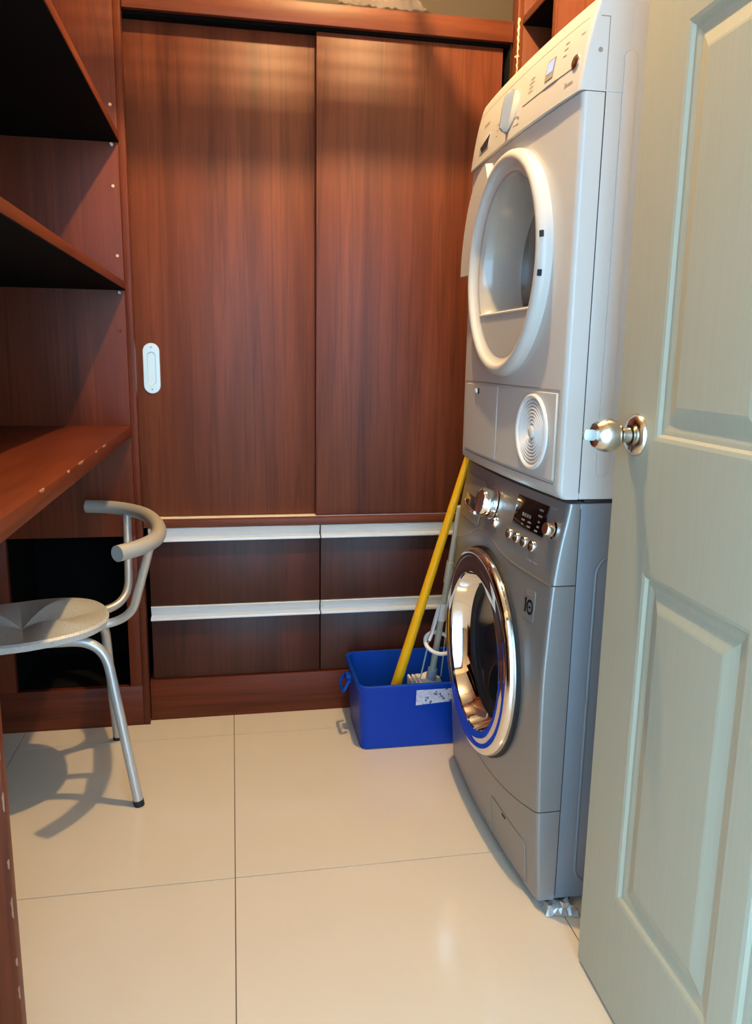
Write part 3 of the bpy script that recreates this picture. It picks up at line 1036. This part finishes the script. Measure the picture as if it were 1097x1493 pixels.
bm = bmesh.new()
spec = ((0.1875, 0.0116, CH), (0.1835, 0.0100, CH + 0.004), (0.1790, 0.0020, CH + 0.007), (0.1740, -0.0200, CH + 0.010), (0.1670, -0.0550, CH + 0.015), (0.1600, -0.0850, CH + 0.020))
RB = [chord_ring(bm, *q) for q in spec]
for p, q in zip(RB, RB[1:]):
    for i in range(96):
        j = (i + 1) % 96
        bm.faces.new((p[i], p[j], q[j], q[i]))
MAT['bowl'] = plain('pale_grey_clear_bowl', (0.40, 0.385, 0.36), 0.16, 0, 0.5, var=0.05)
from_bm('window_bowl', bm, 'bowl', tdoor, smooth=True, label='pale moulded window bowl')
bm = bmesh.new()
q0 = chord_ring(bm, 0.1605, -0.0850, CH + 0.020)
q1 = chord_ring(bm, 0.1450, -0.0780, CH + 0.028)
for i in range(96):
    j = (i + 1) % 96
    bm.faces.new((q0[i], q0[j], q1[j], q1[i]))
bm.faces.new(q1)
from_bm('window_glass', bm, 'dryglass', tdoor, smooth=True, label='dark brown window glass')
# grey sill below the window
bm = bmesh.new()
a_ = math.asin(-CH / 0.1875)
arc = [(0.1875 * math.cos(t), 0.1875 * math.sin(t)) for t in [(-math.pi + a_) + (math.pi - 2 * a_) * i / 30 for i in range(31)]]
lo = [bm.verts.new(tfr[0] + tfr[1] * x + FZ * z + tfr[3] * 0.0) for x, z in arc]
hi = [bm.verts.new(tfr[0] + tfr[1] * x + FZ * z + tfr[3] * 0.0120) for x, z in arc]
bm.faces.new(hi)
for i in range(31):
    j = (i + 1) % 31
    bm.faces.new((lo[i], lo[j], hi[j], hi[i]))
from_bm('window_sill', bm, 'greyplastic', tdoor)
tube('sill_edge', [tfr[0] + tfr[1] * x + FZ * (CH + 0.001) + tfr[3] * 0.0125 for x in (-0.158, -0.05, 0.05, 0.158)], 0.0025, 'whiteplastic', tdoor, seg=8)
# pull handle wing on the far upper edge
bm = bmesh.new()
inn, out_ = [], []
for i in range(25):
    a = math.radians(180 - 1 - 60 * i / 24)
    w = 0.298 - 0.030 * max(0, (i - 12) / 12) ** 2
    inn.append((0.222, a))
    out_.append((w, a))


def pol(r, a, h):
    return bm.verts.new(tfr[0] + tfr[1] * (r * math.cos(a)) + FZ * (r * math.sin(a)) + tfr[3] * h)


A = [pol(r, a, 0.002) for r, a in inn]
B_ = [pol(r, a, 0.002) for r, a in out_]
A2 = [pol(r, a, 0.024) for r, a in inn]
B2 = [pol(r - 0.004, a, 0.024) for r, a in out_]
for i in range(24):
    bm.faces.new((A[i], A[i + 1], B_[i + 1], B_[i]))
    bm.faces.new((A2[i], A2[i + 1], B2[i + 1], B2[i]))
    bm.faces.new((B_[i], B_[i + 1], B2[i + 1], B2[i]))
    bm.faces.new((A[i], A[i + 1], A2[i + 1], A2[i]))
bm.faces.new((A[0], B_[0], B2[0], A2[0]))
bm.faces.new((A[-1], B_[-1], B2[-1], A2[-1]))
from_bm('door_handle', bm, 'white', tdoor, smooth=True, label='curved white handle wing')
# hinge squares set into the outer slope of the ring
for z in (1.337, 1.268):
    an = math.asin((z - TZ) / 0.2245)
    rad = tfr[1] * math.cos(an) + FZ * math.sin(an)
    nn = (rad * 0.80 + tfr[3] * 0.60).normalized()
    tn = (FZ * math.cos(an) - tfr[1] * math.sin(an)).normalized()
    ac = tn.cross(nn).normalized()
    prism('hinge_slot', rrect(0.0085, 0.0120, 0.001, 2), (tfr[0] + rad * 0.2232 + tfr[3] * 0.0222, ac, tn, nn), 0.0012, 'rubber', tdoor)

# lower service flaps and round vent
FLZ0, FLZ1 = 0.888, 1.052


def flap(y0, y1, name):
    """thin plate that follows the bowed front, with eased edges"""
    bm = bmesh.new()
    e = 0.0022
    ys = [y0, y0 + e] + [y0 + e + (y1 - y0 - 2 * e) * i / 12 for i in range(1, 12)] + [y1 - e, y1]
    zs = [FLZ0, FLZ0 + e, FLZ1 - e, FLZ1]
    G = [[bm.verts.new((dryer_x(y, z) - (0.0030 if (e * .5 < y - y0 < y1 - y0 - e * .5 and e * .5 < z - FLZ0 < FLZ1 - FLZ0 - e * .5) else -0.0008), y, z)) for z in zs] for y in ys]
    for i in range(len(ys) - 1):
        for j in range(3):
            bm.faces.new((G[i][j], G[i + 1][j], G[i + 1][j + 1], G[i][j + 1]))
    return from_bm(name, bm, 'flap', td, smooth=True)


flap(1.661, 1.925, 'service_flap')
vf = flap(1.356, 1.658, 'vent_flap')
for yy in (1.6595,):
    pass
fpts = [V(dryer_x(y, z) - 0.0001, y, z) for y, z in ((1.351, 0.883), (1.351, 1.057), (1.45, 1.057), (1.60, 1.057), (1.75, 1.057), (1.929, 1.057), (1.929, 0.883), (1.75, 0.883), (1.60, 0.883), (1.45, 0.883))]
tube('flap_gap', fpts, 0.0016, 'print', td, seg=6, closed=True)
f = surf_frame(dryer_x, 1.818, 1.036, 0.003)
prism('flap_latch', rrect(0.022, 0.011, 0.003, 3), f, 0.005, 'whiteplastic', td, bev=0.001)
prism('latch_slot', rrect(0.010, 0.013, 0.002, 3), (f[0] + f[1] * 0.016, f[1], f[2], f[3]), 0.0015, 'rubber', td)
f = surf_frame(dryer_x, 1.455, 0.972, 0.0034)
vent = lathe('vent', [(0.0740, 0.0), (0.0735, 0.0035), (0.0700, 0.0055), (0.0660, 0.0040), (0.0635, -0.0035), (0.0, -0.0036)], f, 'whiteplastic', td, seg=64, label='round vent of concentric rings')
lathe('vent_gap', [(0.0632, -0.0022), (0.0, -0.0022)], f, 'rubber', td, seg=48)
for k in range(7):
    r = 0.0590 - k * 0.0066
    lathe('vent_ring', [(r + 0.0018, -0.0022), (r + 0.0016, 0.0014), (r, 0.0028), (r - 0.0016, 0.0014), (r - 0.0018, -0.0022)], f, 'whiteplastic', vent, seg=48)
lathe('vent_hub', [(0.0130, -0.0015), (0.0125, 0.0030), (0.010, 0.0044), (0.0, 0.0046)], f, 'whiteplastic', vent, seg=32)

# dryer control panel: knob, display, groove, power button, tank drawer grip, print
f = surf_frame(control_x, 1.662, 1.612)
lathe('dial_base', [(0.039, 0.0), (0.039, 0.001), (0.037, 0.0022), (0.0, 0.0024)], f, 'white', kp, seg=48)
bm = bmesh.new()
o_, ex_, ez_, n_ = f
prof = [(-0.0070, 0.002), (-0.0040, 0.010), (-0.0036, 0.022), (-0.0022, 0.0250), (0.0022, 0.0250), (0.0036, 0.022), (0.0040, 0.010), (0.0070, 0.002)]
stations = [(-0.043, 0.50, 0.9), (-0.038, 0.85, 1.1), (-0.022, 0.92, 0.95), (0.0, 0.98, 0.95), (0.022, 0.92, 1.0), (0.034, 0.75, 1.05), (0.041, 0.40, 1.0)]
ringsk = []
for b, hk, wk in stations:
    ringsk.append([bm.verts.new(o_ + ex_ * (a * wk) + ez_ * b + n_ * (0.002 + (h - 0.002) * hk * 0.82)) for a, h in prof])
for p, q in zip(ringsk, ringsk[1:]):
    for i in range(len(prof) - 1):
        bm.faces.new((p[i], p[i + 1], q[i + 1], q[i]))
    bm.faces.new((p[0], p[-1], q[-1], q[0]))
bm.faces.new(ringsk[0])
bm.faces.new(ringsk[-1])
MAT['dialgrey'] = plain('grey_dial', (0.26, 0.265, 0.27), 0.45)
from_bm('dial_grip', bm, 'dialgrey', kp, smooth=True, label='pale grey turning grip')
f = surf_frame(control_x, 1.474, 1.630)
prism('display', rrect(0.034, 0.036, 0.002, 3), f, 0.001, 'print', kp)
prism('display_screen', rrect(0.026, 0.022, 0.001, 3), (f[0] + f[2] * 0.004, f[1], f[2], f[3]), 0.0016, 'lcd', kp, label='small lit blue display')
gp = [surf_frame(control_x, 1.590 - (1.590 - 1.372) * i / 16, 1.600, 0.0)[0] for i in range(17)]
tube('panel_groove', gp, lambda t: 0.0011 + 0.0009 * (1 if 0.45 < t < 0.72 else 0), 'print', kp, seg=6, label='thin dark line')
f = surf_frame(control_x, 1.366, 1.607)
lathe('power_button', [(0.0120, 0.0), (0.0120, 0.002), (0.0098, 0.0034), (0.0, 0.0035)], f, 'satin', kp, seg=28)
f = surf_frame(control_x, 1.836, 1.592)
prism('tank_grip', [(-0.045, 0.013), (0.045, 0.015), (0.040, -0.018), (-0.030, -0.020)], f, 0.0012, 'greyplastic', kp, bev=0.0005)
prism('tank_grip_slot', [(-0.030, -0.004), (0.042, 0.010), (0.036, -0.016), (-0.010, -0.018)], f, 0.0018, 'rubber', kp, label='dark tank drawer slot')
# rows of tiny print
bm = bmesh.new()


def bar(y, z, w, h):
    o2, e1, e2, n2 = surf_frame(control_x, y, z, 0.0005)
    vs = [bm.verts.new(o2 + e1 * (sa * w / 2) + e2 * (sb * h / 2)) for sa, sb in ((-1, -1), (1, -1), (1, 1), (-1, 1))]
    bm.faces.new(vs)


for z, w in ((1.642, .020), (1.634, .026), (1.626, .018), (1.618, .022)):
    bar(1.560, z, w, 0.0022)
for z, w in ((1.655, .014), (1.645, .016), (1.634, .012)):
    bar(1.418, z, w, 0.0022)
for z in (1.606, 1.594, 1.582):
    bar(1.738, z, 0.012, 0.0024)
bar(1.620, 1.588, 0.022, 0.0022)
bar(1.606, 1.583, 0.012, 0.004)
bar(1.606, 1.572, 0.012, 0.004)
bar(1.622, 1.573, 0.020, 0.0018)
bar(1.360, 1.650, 0.014, 0.002)
tag(from_bm('printed_marks', bm, 'print', kp, label='tiny rows of grey print'), kind='stuff')
bm = bmesh.new()
for k in range(7):
    bar(1.862 - k * 0.0062, 1.634, 0.0048, 0.0060)
for k, h in enumerate((0.009, 0.005, 0.005, 0.005, 0.005)):
    bar(1.392 - k * 0.006, 1.576 + (h - 0.005) * 0.3, 0.0045, h)
tag(from_bm('printed_lettering', bm, 'print', kp), kind='stuff')
tube('panel_groove', [surf_frame(control_x, YN_ + 0.02 + (HW * 2 - 0.04) * i / 30, 1.672, -0.0004)[0] for i in range(31)], 0.0009, 'greyplastic', kp, seg=6)

# ================================================================== CHAIR
ch = thing('chair', 'silver tubular chair with curved hoop backrest and grey seat', 'chair', (-0.50, 1.93, 0))
CU = V(-0.965, -0.263, 0)        # forward
CLt = V(-0.263, 0.965, 0)        # towards the far side
SCN = V(-0.515, 1.934, 0.468)    # seat centre


def cw(u, l, z):
    return V(SCN.x, SCN.y, 0) + CU * u + CLt * l + FZ * z


# seat: star-folded shell with turned-down rim
bm = bmesh.new()
NS, NR = 64, 10
A_, Bx = 0.195, 0.163
rows_ = []
ctr = bm.verts.new(cw(0, 0, SCN.z - 0.022))


def seat_rad(a):
    c, s = abs(math.cos(a)), abs(math.sin(a))
    e = 2.5
    return 1.0 / ((c / A_) ** e + (s / Bx) ** e) ** (1 / e)


for k in range(1, NR + 1):
    q = k / NR
    ring = []
    for i in range(NS):
        a = 2 * math.pi * i / NS
        r = seat_rad(a)
        tri = abs(((a / (math.pi / 2)) % 1.0) - 0.5) * 2          # 1 on the axes, 0 on the diagonals
        back = max(0, -math.cos(a))
        z = SCN.z - 0.022 * (1 - q) + 0.095 * q * (1 - q) * (1 - tri) + 0.006 * back * q
        ring.append(bm.verts.new(cw(r * q * math.cos(a), r * q * math.sin(a), z)))
    rows_.append(ring)
for i in range(NS):
    j = (i + 1) % NS
    bm.faces.new((ctr, rows_[0][i], rows_[0][j]))
    for p, q in zip(rows_, rows_[1:]):
        bm.faces.new((p[i], p[j], q[j], q[i]))
rim, rim2, low = [], [], []
for i in range(NS):
    a = 2 * math.pi * i / NS
    r = seat_rad(a)
    z = rows_[-1][i].co.z
    rim.append(bm.verts.new(cw((r + 0.006) * math.cos(a), (r + 0.006) * math.sin(a), z - 0.005)))
    rim2.append(bm.verts.new(cw((r + 0.002) * math.cos(a), (r + 0.002) * math.sin(a), z - 0.020)))
    low.append(bm.verts.new(cw((r - 0.02) * math.cos(a), (r - 0.02) * math.sin(a), z - 0.022)))
for p, q in ((rows_[-1], rim), (rim, rim2), (rim2, low)):
    for i in range(NS):
        j = (i + 1) % NS
        bm.faces.new((p[i], p[j], q[j], q[i]))
bm.faces.new(low)
seat = from_bm('seat', bm, 'seat', ch, label='grey pitted seat folded into a star')
for p in seat.data.polygons:
    p.use_smooth = True
seat.data.set_sharp_from_angle(angle=math.radians(9))

# legs
ZU = 0.436
leg_paths = {
    'near_back': [V(-0.470, 1.860, ZU), V(-0.316, 1.866, ZU), V(-0.250, 1.853, 0.006)],
    'far_back': [V(-0.500, 1.990, ZU), V(-0.345, 2.060, ZU), V(-0.350, 2.216, 0.006)],
    'near_front': [V(-0.500, 1.840, ZU), V(-0.640, 1.800, ZU), V(-0.690, 1.735, 0.006)],
    'far_front': [V(-0.540, 1.975, ZU), V(-0.690, 2.000, ZU), V(-0.790, 2.100, 0.006)],
}
for nme, P in leg_paths.items():
    lg = tube('leg', fillet_path(P, 0.075, 10), 0.0122, 'chairmetal', ch, seg=16)
    e, d = P[-1], (P[-2] - P[-1]).normalized()
    tube('leg_tip', [e - d * 0.006, e + d * 0.010], 0.0130, 'rubber', lg, seg=16)
bmx = bmesh.new()
tube_bm(bmx, [V(-0.470, 1.852, ZU), V(-0.520, 2.000, ZU)], 0.010, 12)
tube_bm(bmx, [V(-0.415, 1.862, ZU), V(-0.440, 2.020, ZU)], 0.010, 12)
from_bm('under_frame', bmx, 'chairmetal', ch, smooth=True)

# hoop and uprights
HZ = 0.688
hp = [V(-0.408, 2.262, HZ), V(-0.348, 2.243, HZ), V(-0.288, 2.200, HZ), V(-0.235, 2.125, HZ), V(-0.200, 2.020, HZ), V(-0.182, 1.915, HZ), V(-0.184, 1.825, HZ), V(-0.208, 1.755, HZ), V(-0.250, 1.700, HZ)]
tube('backrest_hoop', smooth_path(hp, 8), 0.0180, 'hoop', ch, seg=24, label='thick grey hoop backrest')
tube('upright', fillet_path([V(-0.193, 1.800, HZ - 0.010), V(-0.262, 1.950, 0.452), V(-0.420, 1.915, 0.446)], 0.075, 10), 0.0108, 'chairmetal', ch, seg=16)
tube('upright', fillet_path([V(-0.292, 2.197, HZ - 0.010), V(-0.283, 2.095, 0.452), V(-0.430, 1.985, 0.446)], 0.070, 10), 0.0108, 'chairmetal', ch, seg=16)

# ================================================================== BUCKET
bk_ = thing('bucket', 'blue rectangular plastic bucket with white sticker beside the washer', 'bucket', (0.50, 2.16, 0))
bm = bmesh.new()


def bring(x0, x1, y0, y1, z, r):
    return [bm.verts.new(((x0 + x1) / 2 + a, (y0 + y1) / 2 + b, z)) for a, b in rrect(x1 - x0, y1 - y0, r, 5)]


bx0, bx1, by0, by1 = 0.345, 0.665, 2.045, 2.268
tx0_, tx1_, ty0_, ty1_ = 0.336, 0.676, 2.024, 2.288
HB = 0.205
R0 = bring(bx0, bx1, by0, by1, 0.003, 0.02)
R1 = bring(bx0 - .001, bx1 + .001, by0 - .002, by1 + .002, 0.012, 0.022)
R2 = bring(tx0_, tx1_, ty0_ + .002, ty1_ - .002, HB - 0.018, 0.028)
R3 = bring(tx0_ - .007, tx1_ + .007, ty0_ - .006, ty1_ + .006, HB - 0.016, 0.033)
R4 = bring(tx0_ - .008, tx1_ + .008, ty0_ - .007, ty1_ + .007, HB - 0.004, 0.034)
R5 = bring(tx0_ - .005, tx1_ + .005, ty0_ - .004, ty1_ + .004, HB, 0.032)
R6 = bring(tx0_ + .003, tx1_ - .003, ty0_ + .004, ty1_ - .004, HB - 0.002, 0.026)
R7 = bring(bx0 + .004, bx1 - .004, by0 + .003, by1 - .003, 0.010, 0.02)
RR = [R0, R1, R2, R3, R4, R5, R6, R7]
bm.faces.new(R0)
bm.faces.new(R7)
for p, q in zip(RR, RR[1:]):
    for i in range(len(p)):
        j = (i + 1) % len(p)
        bm.faces.new((p[i], p[j], q[j], q[i]))
from_bm('body', bm, 'blue', bk_, smooth=True)
# handle lug and folded bail at the left end
box('handle_lug', tx0_ - 0.022, tx0_ - 0.004, 2.138, 2.172, 0.168, 0.192, 'blue', bk_, bev=0.003)
tube('bail_handle', fillet_path([V(tx0_ - 0.016, 2.120, 0.182), V(tx0_ - 0.034, 2.115, 0.150), V(tx0_ - 0.034, 2.195, 0.150), V(tx0_ - 0.016, 2.190, 0.182)], 0.012, 5), 0.005, 'blue', bk_, seg=10)
# sticker follows the sloping front
sl = (ty0_ + .002 - (by0 - .002)) / (HB - 0.018 - 0.012)
yb = lambda z: by0 - .002 + sl * (z - 0.012)
bm = bmesh.new()
vs = [bm.verts.new((x, yb(z) - 0.0007, z)) for x, z in ((0.500, 0.135), (0.628, 0.143), (0.628, 0.183), (0.500, 0.183))]
vb = [bm.verts.new((v.co.x, v.co.y + 0.0006, v.co.z)) for v in vs]
bm.faces.new(vs)
for i in range(4):
    bm.faces.new((vs[i], vs[(i + 1) % 4], vb[(i + 1) % 4], vb[i]))
from_bm('sticker', bm, 'sticker', bk_, label='white and pink printed sticker')

# yellow mop in the bucket
ym = thing('yellow_mop', 'long yellow pole of a mop leaning out of the blue bucket', 'mop', (0.43, 2.13, 0.012))
pa, pb = V(0.433, 2.105, 0.085), V(0.6175, 1.9855, 0.868)
tube('pole', [pa, pa.lerp(pb, .25), pa.lerp(pb, .5), pa.lerp(pb, .75), pb], lambda t: 0.0160 - 0.0062 * t, 'yellow', ym, seg=20)
tube('socket', [V(0.426, 2.109, 0.055), pa.lerp(pb, 0.05)], 0.0195, 'yellow', ym, seg=18)
bm = bmesh.new()
for k in range(46):
    a = random.uniform(0, 2 * math.pi)
    l = random.uniform(0.04, 0.075)
    c = V(0.426, 2.112, 0.060)
    p1 = c + V(math.cos(a) * l * .5, math.sin(a) * l * .55, 0.010 - 0.01 * random.random())
    p2 = c + V(math.cos(a) * l, math.sin(a) * l * 0.8, -0.040)
    tube_bm(bm, smooth_path([c, p1, p2], 4), 0.005, 6)
tag(from_bm('yarn', bm, 'cream', ym, smooth=True), 'cream yarn mop head', kind='stuff')

# grey squeeze mop behind it
gm = thing('squeeze_mop', 'grey squeeze mop with white ring lever in the blue bucket', 'mop', (0.56, 2.13, 0.012))
qa, qb = V(0.571, 2.135, 0.175), V(0.6000, 1.995, 0.72)
tube('pole', [qa, qb], 0.0095, 'moppole', gm, seg=16)
j0, j1 = qa.lerp(qb, 0.58), qa.lerp(qb, 0.70)
tube('pole_joint', [j0, j1], 0.0122, 'moppole', gm, seg=16)
c0, c1 = qa.lerp(qb, 0.36), qa.lerp(qb, 0.46)
tube('clamp', [c0, c1], 0.0140, 'whiteplastic', gm, seg=16)
tube('connector', [V(0.566, 2.142, 0.115), V(0.568, 2.140, 0.150), qa.lerp(qb, 0.05)], lambda t: 0.020 - 0.006 * t, 'mopgrey', gm, seg=18)
rc = qa.lerp(qb, 0.235) + V(-0.004, -0.016, 0)
ringp = [rc + V(0.040 * math.cos(t), -0.012 + 0.030 * math.sin(t), 0.022 * math.sin(t) * 1.0 - 0.004 * math.cos(t)) for t in [2 * math.pi * i / 40 for i in range(40)]]
tube('ring_lever', ringp, 0.0058, 'whiteplastic', gm, seg=12, closed=True, label='white ring shaped lever')
tube('lever_arm', smooth_path([c1 + V(-0.014, -0.006, 0), c0.lerp(rc, 0.3) + V(-0.022, -0.012, 0.0), rc + V(-0.030, -0.016, 0.010)], 6), 0.0050, 'whiteplastic', gm, seg=10)
tube('pull_wire', [c1 + V(-0.018, -0.002, -0.01), c0 + V(-0.026, 0, -0.02), V(0.536, 2.130, 0.172)], 0.0022, 'alu', gm, seg=8)
tube('pull_wire', [c1 + V(0.016, 0.004, -0.01), V(0.602, 2.140, 0.172)], 0.0022, 'alu', gm, seg=8)
bm = bmesh.new()
hpts = []
for (zz, wx, wy) in ((0.040, 0.062, 0.036), (0.090, 0.064, 0.040), (0.135, 0.058, 0.040), (0.160, 0.046, 0.034), (0.172, 0.026, 0.022)):
    hpts.append([bm.verts.new((0.556 + a, 2.150 + b, zz + 0.004 * math.sin(a * 160))) for a, b in rrect(wx * 2, wy * 2, min(wx, wy) * .9, 6)])
for p, q in zip(hpts, hpts[1:]):
    for i in range(len(p)):
        j = (i + 1) % len(p)
        bm.faces.new((p[i], p[j], q[j], q[i]))
bm.faces.new(hpts[0])
bm.faces.new(hpts[-1])
from_bm('sponge_head', bm, 'mophead', gm, smooth=True, label='white rounded sponge head')
for k in range(3):
    box('roller_fin', 0.500 + k * 0.012, 0.507 + k * 0.012, 2.090, 2.150, 0.120, 0.180, 'mophead', gm, bev=0.002)

# ================================================================== SMALL LOOSE THINGS
# crumpled wrap under the near washer foot
bm = bmesh.new()
gx, gy = 13, 7
rnd = random.Random(4)
G = []
for i in range(gx):
    c = []
    for j in range(gy):
        u, v = i / (gx - 1), j / (gy - 1)
        e = min(u, 1 - u, v, 1 - v)
        z = 0.002 + min(1, e * 5) * (0.006 + 0.010 * rnd.random()) + rnd.random() * 0.004
        if j > 3:
            z = min(z, 0.016)
        c.append(bm.verts.new((0.606 + 0.072 * u + rnd.uniform(-.003, .003), 1.296 + 0.05 * v + rnd.uniform(-.003, .003) + 0.016 * (1 - u), z)))
    G.append(c)
for i in range(gx - 1):
    for j in range(gy - 1):
        bm.faces.new((G[i][j], G[i + 1][j], G[i + 1][j + 1]))
        bm.faces.new((G[i][j], G[i + 1][j + 1], G[i][j + 1]))
ret = bmesh.ops.extrude_face_region(bm, geom=bm.faces[:])
for v in [g for g in ret['geom'] if isinstance(g, bmesh.types.BMVert)]:
    v.co.z = max(0.0003, v.co.z - 0.0012)
tag(from_bm('foil_wad', bm, 'foil'), 'crumpled silvery wrap on the floor under the washing machine corner', 'wrapper')

# clear plastic bag lying on top of the wardrobe
bm = bmesh.new()
gx, gy = 26, 12
G = []
for i in range(gx):
    c = []
    for j in range(gy):
        u, v = i / (gx - 1), j / (gy - 1)
        e = min(u, 1 - u, v, 1 - v)
        z = 2.048 + min(1, e * 6) * (0.050 + 0.014 * math.sin(u * 17 + v * 6)) + rnd.random() * 0.009
        c.append(bm.verts.new((0.30 + 0.27 * u + rnd.uniform(-.004, .004), 2.330 + 0.18 * v + rnd.uniform(-.003, .003), z)))
    G.append(c)
for i in range(gx - 1):
    for j in range(gy - 1):
        bm.faces.new((G[i][j], G[i + 1][j], G[i + 1][j + 1], G[i][j + 1]))
tag(from_bm('plastic_bag', bm, 'film'), 'clear crumpled plastic bag lying on top of the wardrobe', 'plastic bag')

# ceiling lamps (above the frame)
def lamp_fixture(loc, label):
    t = thing('ceiling_lamp', label, 'lamp', (loc[0], loc[1], CEIL))
    fr_ = (V(loc[0], loc[1], CEIL), FX, FY, V(0, 0, -1))
    lathe('lamp_ring', [(0.085, 0.0), (0.085, 0.008), (0.070, 0.012), (0.062, 0.008), (0.060, 0.0)], fr_, 'whiteplastic', t, seg=40)
    return t


lamp_fixture(LAMP_A, 'round ceiling lamp above the washing machine')
